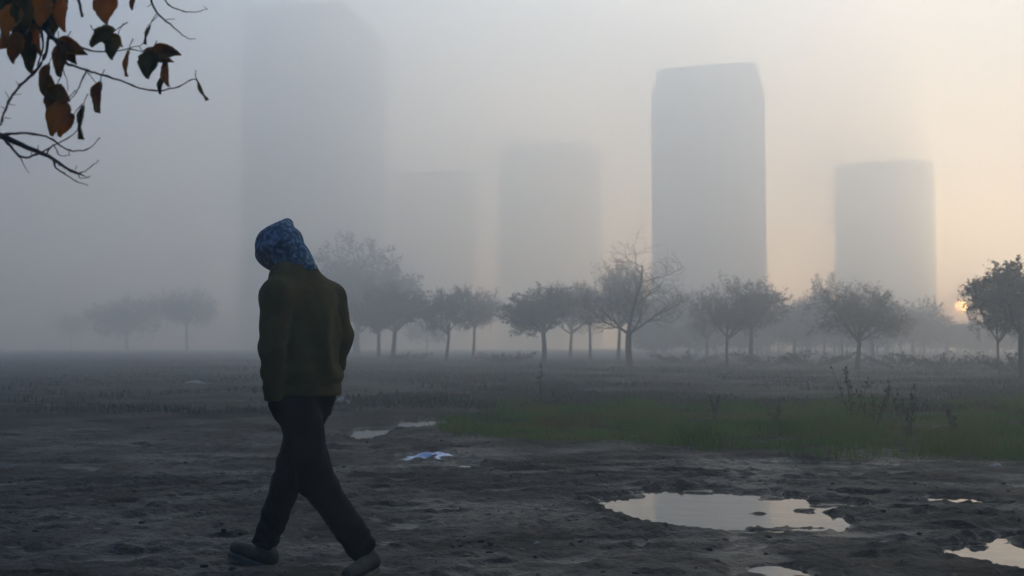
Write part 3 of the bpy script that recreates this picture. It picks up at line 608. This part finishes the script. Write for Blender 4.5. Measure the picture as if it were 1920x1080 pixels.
# ---- body (one continuous mesh)
fdir = HD * .80 - UP * .60                                         # where the bowed face looks
hup = HD * .60 + UP * .80; Rh = np.stack([LT, fdir, hup], 1)         # local x = left, y = face, z = crown
P_, lo, h = grid([-1.55, 4.75, -.02], [-.45, 5.75, 1.72], .011)
hc = J['head']
d = ell(P_, hc + hup * .015, (.072, .092, .100), Rh)
d = smin(d, ell(P_, hc + fdir * .045 - hup * .065, (.048, .045, .05), Rh), .03)                      # jaw
d = smin(d, cap_(P_, hc + fdir * .092 + hup * .005, hc + fdir * .112 - hup * .030, .010, .014), .012)    # nose
for s_ in (-1, 1):
    d = smin(d, ell(P_, hc + LT * s_ * .076 - hup * .008, (.010, .02, .032), Rh), .008)                # ears
    d = -smin(-d, ell(P_, hc + LT * s_ * .031 + fdir * .092 + hup * .006, (.013, .012, .009), Rh), .01)  # eye sockets
d = -smin(-d, ell(P_, hc + fdir * .102 - hup * .058, (.022, .010, .0035), Rh), .006)                 # mouth line
d = smin(d, cap_(P_, hc - hup * .06 - fdir * .02, J['neck'] - UP * .03, .052, .062), .03)
tc_ = (J['shL'] + J['shR']) / 2
pel = (J['hipL'] + J['hipR']) / 2 + UP * .03
d = smin(d, cap_(P_, J['shL'] - LT * -.0, J['shR'], .055, .055), .05)
sec = [(pel[2] - .04, pel[0], pel[1], .12, .085), (pel[2] + .15, *(pel[:2] * .7 + tc_[:2] * .3), .125, .09), (tc_[2] - .15, tc_[0], tc_[1], .155, .105), (tc_[2] + .02, tc_[0], tc_[1], .14, .09)]
d = smin(d, sections(P_, sec, LT, HD), .05)
def arm(d, sh, el, wr, ha, k=.02, r=(.05, .042, .030)):
    d = smin(d, cap_(P_, sh, el, r[0], r[1]), .03); d = smin(d, cap_(P_, el, wr, r[1], r[2]), .02)
    ax_ = (ha - wr) / np.linalg.norm(ha - wr); sd_ = np.cross(ax_, LT); sd_ /= np.linalg.norm(sd_)
    pm = wr + ax_ * .045; d = smin(d, cap_(P_, wr, wr + ax_ * .08, .027, .034), .02)
    for j, ln in enumerate((.070, .080, .074, .058)):
        b0 = wr + ax_ * .085 + sd_ * (j - 1.5) * .021; b1 = b0 + ax_ * ln * .5; b2 = b1 + (ax_ * .75 - LT * .5 * np.sign((ha - tc_) @ LT)) * ln * .5
        d = smin(d, cap_(P_, b0, b1, .0105, .0095), .006); d = smin(d, cap_(P_, b1, b2, .0095, .008), .006)
    return smin(d, cap_(P_, wr + ax_ * .03 + sd_ * .025, wr + ax_ * .085 + sd_ * .058, .013, .010), .01)
d = arm(d, J['shL'], J['elL'], J['wrL'], J['haL']); d = arm(d, J['shR'], J['elR'], J['wrR'], J['haR'])
for hp, kn, an in (('hipL', 'knL', 'anL'), ('hipR', 'knR', 'anR')):
    d = smin(d, cap_(P_, J[hp] - UP * .04, J[kn], .068, .050), .04); d = smin(d, cap_(P_, J[kn], J[an], .050, .035), .02)
fR = HD; toeR = J['anR'] * np.array([1, 1, 0]) + np.array([-.80, .45, 0]) * .17 + UP * .045; heelR = J['anR'] * np.array([1, 1, 0]) - fR * .035 + UP * .045
ballL = V3(gp(660, 1088)); ballL = np.array([ballL[0], ballL[1], .035]); heelL = J['anL'] - UP * .05 + HD * -.045
heelR[2] += gz(heelR[0], heelR[1]) - .006; toeR[2] += gz(toeR[0], toeR[1]) - .006; ballL[2] += gz(ballL[0], ballL[1]) + .004
d = smin(d, cap_(P_, heelR, toeR, .032, .025), .03); d = smin(d, cap_(P_, J['anR'], heelR, .036, .034), .02)
d = smin(d, cap_(P_, heelL, ballL, .032, .026), .03); d = smin(d, cap_(P_, J['anL'], heelL, .034, .032), .02)
fig('body', (d, lo, h), M['skin'])
# ---- trousers
P_, lo, h = grid([-1.50, 4.80, .02], [-.48, 5.72, 1.02], .009)
hem = J['wrL'][2]
d = sections(P_, [(pel[2] - .13, pel[0], pel[1], .13, .115), (pel[2] - .02, pel[0], pel[1], .160, .128), (pel[2] + .10, *pel[:2], .140, .110)], LT, HD)
z_ = P_[..., 2]
def leg(hp, kn, an, rh, rk, ra):
    a = cap_(P_, hp, kn, rh, rk); b_ = cap_(P_, kn, an, rk, ra); r_ = smin(a, b_, .03)
    ax_ = (an - kn) / np.linalg.norm(an - kn); t_ = (P_ - kn) @ ax_; L_ = np.linalg.norm(an - kn)
    fold = .006 * np.sin(t_ * 95 + 3 * np.sin(P_[..., 0] * 30)) * np.clip(t_ / L_, 0, 1) ** 2 + .005 * np.sin(t_ * 60 + P_[..., 1] * 40) * np.exp(-(t_ / .1) ** 2)
    return np.maximum(r_ + fold, t_ - L_ - .015)
d = smin(d, leg(J['hipL'] - UP * .035, J['knL'], J['anL'], .100, .080, .066), .03)
d = smin(d, leg(J['hipR'] - UP * .03, J['knR'], J['anR'] , .096, .074, .062), .03)
for ha, wr in ((J['haL'], J['wrL']), (J['haR'], J['wrR'])): d = smin(d, cap_(P_, wr * .4 + ha * .6, ha, .046, .042), .04)
d = d + .003 * np.sin(z_ * 40 + P_[..., 0] * 25)
fig('trousers', (d, lo, h), M['trouser'])
# ---- sweater
P_, lo, h = grid([-1.48, 4.82, .78], [-.55, 5.72, 1.52], .008)
x_, y_, z_ = P_[..., 0], P_[..., 1], P_[..., 2]
hz = pel[2] - .032
c1 = J['neck']
secs = [(hz, pel[0], pel[1], .184, .150), (hz + .055, pel[0], pel[1], .184, .150), (hz + .075, pel[0], pel[1], .190, .156), (hz + .20, *(pel[:2] * .6 + tc_[:2] * .4), .168, .138),
        (tc_[2] - .17, *tc_[:2], .185, .135), (tc_[2] - .03, *(tc_[:2] + HD[:2] * .005), .178, .115), (tc_[2] + .03, *(tc_[:2] * .8 + c1[:2] * .2), .15, .10), (tc_[2] + .075, *(tc_[:2] * .5 + c1[:2] * .5), .105, .085), (c1[2] + .012, *c1[:2], .076, .078)]
d = sections(P_, secs, LT, HD)
for s_ in ('L', 'R'):
    sh, el, wr = J['sh' + s_], J['el' + s_], J['wr' + s_]; ha = J['ha' + s_]
    sh = sh - UP * .012
    a = smin(cap_(P_, sh, el, .076, .061), cap_(P_, el, wr * .75 + ha * .25, .060, .050), .015)
    t_ = (P_ - el) @ ((wr - el) / np.linalg.norm(wr - el)); a = a + .0035 * np.sin(t_ * 95 + 2.5 * np.sin(x_ * 30)) * np.exp(-(t_ / .12) ** 2) * .4 + .002 * np.sin(z_ * 60 - y_ * 50 + x_ * 40)
    d = smin(d, a, .012)
d = smin(d, cap_(P_, J['shL'] - UP * .015, J['shR'] - UP * .015, .074, .074), .03)
for s_, dz_ in (('L', .035), ('R', .012)): d = smin(d, cap_(P_, J['neck'] - UP * .02, J['sh' + s_] - UP * dz_, .082, .070), .035)
d = smin(d, cap_(P_, J['neck'], V3(at(556, 490, 5.19)), .088, .066), .03)
d = smin(d, cap_(P_, J['neck'] - UP * .02, V3(at(529, 516, 5.12)), .085, .060), .04)
bx = (P_ - tc_) @ LT; bz = z_ - tc_[2]                              # folds running from the right shoulder down to the hem
f1 = np.sin(((bx * .85 + bz * .30) * 44) + 1.9 * np.sin(bz * 11)) * .018 * np.exp(-((bx + .03) / .13) ** 2) * sstep(.02, -.12, bz) * sstep(hz + .06, hz + .14, z_)
f2 = np.sin((bz * 55 + bx * 18) + 1.2 * np.sin(bx * 20)) * .006 * sstep(-.24, -.36, bz)
d = d - f1 - f2 * (z_ > hz + .05)
d = np.maximum(d, hz - z_)*1.0 if False else np.maximum(d, np.where(np.minimum(cap_(P_, J['elL'], J['haL'], .075, .07), cap_(P_, J['elR'], J['haR'], .075, .07)) < 0, -1, hz - z_))
fig('sweater', (d, lo, h), M['sweater'])
# ---- hood: thin shell, open in front
P_, lo, h = grid(list(hc - .26), list(hc + np.array([.26, .26, .27])), .007)
def hoodd(off):
    a = ell(P_, hc - fdir * .005 + hup * .0, (.096 + off, .112 + off, .108 + off), Rh)
    pk = V3(at(541, 420, 5.26)); a = smin(a, cap_(P_, pk, hc + hup * .02 - fdir * .02, .018 + off, .085 + off), .07)     # peak
    a = smin(a, cap_(P_, hc + fdir * .02, hc + fdir * .090 + hup * .025, .084 + off, .058 + off), .04)
    a = smin(a, cap_(P_, hc + fdir * .02, V3(at(501, 464, 5.19)), .082 + off, .040 + off), .05)                    # brim
    a = smin(a, cap_(P_, hc - hup * .06 - fdir * .03, J['neck'] + UP * .0 - HD * .005, .088 + off, .096 + off), .06)   # drapes to the collar
    q_ = (P_ - hc); a = a + .0045 * np.sin((q_ @ hup) * 60 + 2 * np.sin((q_ @ LT) * 25)) * np.clip((-(q_ @ fdir) + .05) / .12, 0, 1)
    return a
front = (P_ - hc) @ fdir - .118 + .10 * np.clip(-((P_ - hc) @ hup) - .02, 0, 1)
d = np.maximum(np.maximum(hoodd(0), -hoodd(-.012)), front)
d = np.maximum(d, (J['neck'][2] + .0) - P_[..., 2])
fig('hood', (d, lo, h), M['hood'])
# ---- shoes
for s_, hl, tb, an in (('R', heelR, toeR, J['anR']), ('L', heelL, ballL, J['anL'])):
    P_, lo, h = grid(list(np.minimum(np.minimum(hl, tb), an) - .14), list(np.maximum(np.maximum(hl, tb), an) + .14), .007)
    ax_ = (tb - hl) / np.linalg.norm(tb - hl); sd_ = np.cross(UP, ax_); sd_ /= np.linalg.norm(sd_); nn = np.cross(ax_, sd_)
    upr = smin(cap_(P_, hl + nn * .005, tb + ax_ * .03, .041, .033), cap_(P_, an, hl + nn * .01, .044, .042), .02)
    low = (P_ - hl) @ nn + .024
    upr = np.maximum(upr, -low)
    sh_o = fig('shoe', (upr, lo, h), M['shoe'])
    t_ = (P_ - hl) @ ax_; L_ = np.linalg.norm(tb + ax_ * .03 - hl); ww = .040 + .008 * np.sin(np.clip(t_ / L_, 0, 1) * 3.0)
    q_ = P_ - hl - np.clip(t_, 0, L_)[..., None] * ax_; q_ = q_ - (q_ @ nn)[..., None] * nn
    so_d = np.maximum(np.linalg.norm(q_, axis=-1) - ww, np.abs((P_ - hl) @ nn + .032) - .011)
    so_ = fig('sole', (so_d, lo, h), M['sole'], sh_o); 
    so_.location = (0, 0, 0)
# ---------------------------------------------------------------- near tree with its overhanging branches, top left
nt_ = empty('overhanging_tree', (-2.9, 2.6, 0)); NO = Vector((-2.9, 2.6, 0)); rn = random.Random(77)
tag(nt_, 'near tree reaching in from the top left with bare twigs and large brown leaves', 'tree')
B = MB(); B.tube([Vector(p) for p in ((0, 0, -.1), (0, 0, .1), (.05, .02, .8), (-.03, .05, 1.6), (.06, .02, 2.4), (.02, .06, 3.4), (.1, .1, 4.6))], [.17, .13, .11, .10, .09, .07, .03], 10); B.build('trunk', M['bark'], nt_)
def br(pts, r0, r1, name='branch', k=6, fine=4):
    """pts: (px, py, depth) or Vector; smoothed with a little wander"""
    W = [(p - NO if isinstance(p, Vector) else at(*p) - NO) for p in pts]; out, rr = [], []
    for i in range(len(W) - 1):
        a, b_, c, d_ = W[max(i - 1, 0)], W[i], W[i + 1], W[min(i + 2, len(W) - 1)]
        for j in range(fine):
            t_ = j / fine; out.append(.5 * ((2 * b_) + (c - a) * t_ + (2 * a - 5 * b_ + 4 * c - d_) * t_ ** 2 + (3 * b_ - a - 3 * c + d_) * t_ ** 3) + rdir(rn) * .0012)
    out.append(W[-1]); rr = [r0 + (r1 - r0) * i / (len(out) - 1) for i in range(len(out))]
    rr = [r * (1.35 if (i % 5 == 2) else 1) if name == 'twig' else r for i, r in enumerate(rr)]
    rr = [r * .66 for r in rr]; b2 = MB(); b2.tube(out, rr, k); return b2.build(name, M['twig'], nt_)
def TP(x, y, z): return NO + Vector((x, y, z))
br([TP(.02, .03, 1.5), TP(.6, -.03, 1.58), TP(1.2, 0, 1.60), (-60, 240, 2.62), (0, 254, 2.6), (40, 272, 2.6), (90, 293, 2.6), (130, 318, 2.62), (158, 330, 2.6)], .022, .0022)
br([(0, 254, 2.6), (30, 250, 2.6), (72, 252, 2.62), (98, 262, 2.64), (125, 280, 2.66), (150, 283, 2.66), (172, 274, 2.67), (188, 258, 2.68)], .005, .0014, 'twig')
br([(8, 262, 2.6), (25, 280, 2.58), (42, 295, 2.56), (68, 290, 2.56), (90, 278, 2.57), (105, 270, 2.58), (145, 245, 2.6), (152, 205, 2.6)], .005, .0013, 'twig')
br([(85, 290, 2.6), (100, 272, 2.61), (112, 292, 2.6), (130, 290, 2.62)], .003, .001, 'twig')
br([(100, 297, 2.6), (105, 315, 2.6), (125, 328, 2.6), (143, 340, 2.6), (165, 348, 2.6)], .004, .0012, 'twig')
br([(128, 318, 2.62), (140, 325, 2.62), (155, 323, 2.62), (172, 312, 2.62), (186, 300, 2.62)], .003, .0011, 'twig')
br([(145, 325, 2.62), (152, 335, 2.62), (170, 330, 2.61)], .002, .001, 'twig')
br([(38, 295, 2.56), (45, 310, 2.56), (55, 324, 2.56)], .002, .0008, 'twig')
br([(0, 236, 2.55), (8, 212, 2.55), (20, 184, 2.55), (38, 160, 2.56), (58, 142, 2.58), (78, 118, 2.6), (88, 90, 2.6), (90, 40, 2.6), (70, -40, 2.6)], .0035, .006, 'twig')
for a, b_ in (((10, 205), (2, 200)), ((18, 186), (10, 172)), ((24, 178), (40, 176)), ((16, 195), (29, 197)), ((8, 220), (20, 222)), ((36, 162), (30, 152)),
              ((60, 281), (56, 296)), ((72, 285), (72, 272)), ((150, 205), (148, 230)), ((128, 283), (131, 292)), ((148, 325), (166, 334)), ((110, 310), (124, 312)), ((30, 268), (18, 276)), ((142, 318), (144, 310))):
    br([(a[0], a[1], 2.58), (b_[0], b_[1], 2.58)], .0018, .0008, 'twig', 4, 2)
br([TP(.03, .05, 2.1), TP(.7, 0, 2.1), TP(1.2, -.05, 2.04), (-120, -90, 2.6), (-20, -40, 2.6), (60, 20, 2.6), (90, 60, 2.6), (105, 78, 2.6), (112, 92, 2.6)], .03, .004)
br([(105, 78, 2.6), (125, 118, 2.62), (135, 122, 2.62), (165, 133, 2.63), (190, 140, 2.64), (235, 154, 2.66), (260, 165, 2.68), (297, 170, 2.7), (335, 162, 2.7), (354, 151, 2.71), (363, 148, 2.71), (370, 152, 2.71)], .0048, .0015, 'twig')
br([(112, 92, 2.6), (140, 85, 2.62), (175, 96, 2.64), (205, 97, 2.66), (240, 92, 2.68), (270, 98, 2.7), (290, 100, 2.7)], .004, .0012, 'twig')
br([(240, 92, 2.68), (250, 88, 2.7), (262, 86, 2.7), (268, 80, 2.7)], .002, .001, 'twig')
br([(162, 132, 2.63), (152, 155, 2.63), (140, 178, 2.63), (128, 190, 2.63)], .0028, .0012, 'twig')
br([(162, 132, 2.63), (172, 145, 2.63), (180, 155, 2.63)], .002, .001, 'twig')
br([(118, 128, 2.62), (125, 150, 2.62), (128, 170, 2.62)], .002, .001, 'twig')
br([(60, 20, 2.6), (85, 55, 2.58), (100, 70, 2.58), (118, 80, 2.58)], .006, .003, 'twig')
br([(75, 45, 2.6), (80, 90, 2.6), (70, 125, 2.6)], .005, .002, 'twig')
br([(140, -30, 2.55), (150, 10, 2.55), (154, 32, 2.55)], .007, .004, 'twig')
br([(-20, -40, 2.6), (160, -90, 2.7), (270, -30, 2.75), (284, 5, 2.75), (300, 30, 2.75), (325, 50, 2.75), (348, 70, 2.75), (367, 73, 2.75)], .0075, .001)
br([(284, 8, 2.75), (276, 13, 2.75)], .002, .001, 'twig', 4, 2); br([(308, 37, 2.75), (328, 36, 2.75)], .002, .001, 'twig', 4, 2); br([(296, 30, 2.75), (280, 45, 2.75), (275, 52, 2.75)], .0018, .0009, 'twig', 4, 3)
br([(270, -30, 2.75), (305, -5, 2.78), (320, 12, 2.78), (345, 21, 2.78), (370, 22, 2.78), (389, 16, 2.78)], .004, .0009, 'twig')
br([(382, 12, 2.78), (389, 18, 2.78)], .001, .0009, 'twig', 4, 2)
def leaf(px, py, Y, ln, wd, ang, mat, seed, curl=.25, yaw=0):
    """ln, wd in photo pixels; ang = direction the tip points in, degrees clockwise from straight down to the left"""
    rl = random.Random(seed); s_ = Y / F; c = at(px, py, Y) - NO
    ax_ = Vector((-math.sin(rad(ang)), 0, -math.cos(rad(ang)))); sd_ = Vector((math.cos(rad(ang)), 0, -math.sin(rad(ang))))
    sd_ = (Matrix.Rotation(rad(yaw), 3, ax_) @ sd_); nn = ax_.cross(sd_).normalized(); V_, Fc = [], []; nu, nv = 12, 7
    for i in range(nu):
        t_ = i / (nu - 1); wv = max(.02, (math.sin(math.pi * min(1, t_ ** .72)) ** .8) * (1 - .12 * t_)) * (1 + .07 * rl.uniform(-1, 1) + .05 * math.sin(t_ * 40 + seed))
        for j in range(nv):
            u = j / (nv - 1) * 2 - 1
            p = c + ax_ * (t_ - .5) * ln * s_ + sd_ * u * wv * wd * .5 * s_ + nn * s_ * ln * (curl * (u * u) * .35 * (1 + .3 * rl.random()) - curl * .9 * (t_ - .5) ** 2 + .03 * math.sin(9 * t_ + 3 * u + seed))
            V_.append(p)
    for i in range(nu - 1):
        for j in range(nv - 1): Fc.append((i * nv + j, (i + 1) * nv + j, (i + 1) * nv + j + 1, i * nv + j + 1))
    b0 = V_[nv // 2]; o = mesh_obj('leaf', V_, Fc, mat, nt_, True); sm_ = o.modifiers.new('thickness', 'SOLIDIFY'); sm_.thickness = .0012
    b2 = MB(); b2.tube([b0 + ax_ * .01, b0 - ax_ * .012, b0 - ax_ * .026 + Vector((.004, .01, .006))], [.0012, .0011, .0013], 4); b2.build('leaf_stalk', M['twig'], o); return o
G, K = M['leaf_green'], M['leaf']
for i, (px, py, Y, ln, wd, ang, mt, cu, yw) in enumerate([
    (200, 15, 2.55, 62, 54, 0, K, .3, 10), (250, 3, 2.6, 32, 18, 10, K, .3, 40), (118, 28, 2.55, 66, 34, -6, K, .3, 20), (110, 18, 2.62, 60, 36, 12, G, .3, 0),
    (55, 95, 2.6, 80, 32, -4, G, .3, 25), (40, 60, 2.6, 76, 34, 4, G, .3, 10), (15, 55, 2.55, 66, 30, 5, K, .3, 30), (22, 20, 2.6, 70, 40, -20, G, .3, 0),
    (60, 18, 2.58, 64, 40, 10, G, .3, 15), (88, 8, 2.62, 60, 38, 30, G, .3, 10), (75, 45, 2.64, 60, 36, 20, G, .3, 0), (38, 5, 2.65, 70, 44, 60, G, .3, 0), (5, 12, 2.6, 60, 40, 0, G, .3, 0),
    (50, 40, 2.66, 66, 44, 40, G, .3, 0), (92, 32, 2.66, 56, 34, 0, K, .3, 0), (8, 82, 2.62, 40, 24, 60, K, .3, 0),
    (136, 88, 2.6, 62, 32, -62, K, .35, 10), (116, 112, 2.6, 66, 34, 8, K, .35, 10), (128, 98, 2.63, 54, 34, -35, K, .3, 0),
    (192, 70, 2.62, 56, 30, 52, G, .5, 10), (214, 88, 2.62, 50, 36, 10, G, .4, 10), (204, 72, 2.66, 60, 30, -60, G, .4, 0), (238, 119, 2.64, 50, 17, 3, K, .3, 60),
    (276, 65, 2.7, 38, 12, 14, G, .3, 60), (280, 122, 2.68, 52, 44, 8, G, .4, 10), (312, 98, 2.7, 54, 30, -82, K, .45, 0), (298, 106, 2.72, 58, 28, -70, K, .4, 10), (313, 140, 2.7, 46, 22, -8, K, .4, 30), (302, 160, 2.7, 34, 16, 6, G, .3, 30),
    (379, 170, 2.71, 42, 10, -28, G, .25, 66), (185, 182, 2.62, 60, 30, 2, K, .3, 30), (86, 150, 2.58, 58, 28, 6, K, .3, 20), (90, 165, 2.62, 54, 30, -10, G, .3, 0),
    (112, 178, 2.6, 46, 38, -60, G, .3, 0), (110, 222, 2.57, 72, 50, 22, K, .3, 10), (104, 196, 2.62, 56, 40, 0, K, .3, 0), (153, 230, 2.62, 64, 15, 2, G, .3, 60),
    (124, 235, 2.6, 50, 32, 30, K, .3, 10), (30, 90, 2.58, 60, 34, 10, K, .3, 0), (70, 75, 2.62, 62, 30, -14, K, .3, 30), (20, 38, 2.5, 66, 46, 25, K, .3, 0), (100, 50, 2.68, 50, 30, 12, G, .3, 0), (46, 30, 2.5, 70, 46, -8, G, .3, 0), (80, 22, 2.52, 58, 44, 8, K, .3, 0), (62, 110, 2.6, 56, 26, 8, G, .3, 20)]): leaf(px, py, Y, ln, wd, ang, mt, 500 + i, cu, yw)
# ---------------------------------------------------------------- haze: one closed box of even density
hx0, hx1, hy0, hy1, hz0, hz1  = -600, 630, -165, 440, -1.3, 103
v = [(a, b_, c) for a in (hx0, hx1) for b_ in (hy0, hy1) for c in (hz0, hz1)]
hm = bpy.data.materials.new('haze'); hm.use_nodes = True; hn = hm.node_tree.nodes; hn.clear()
out = hn.new('ShaderNodeOutputMaterial'); pv = hn.new('ShaderNodeVolumePrincipled'); pv.inputs['Color'].default_value = (*FOG, 1)
pv.inputs['Density'].default_value = HAZE_DENSITY; pv.inputs['Anisotropy'].default_value = HAZE_G
hm.node_tree.links.new(pv.outputs[0], out.inputs['Volume'])
haze = mesh_obj('haze', v, [(0, 1, 3, 2), (4, 6, 7, 5), (0, 4, 5, 1), (2, 3, 7, 6), (0, 2, 6, 4), (1, 5, 7, 3)], hm); tag(haze, kind='stuff')
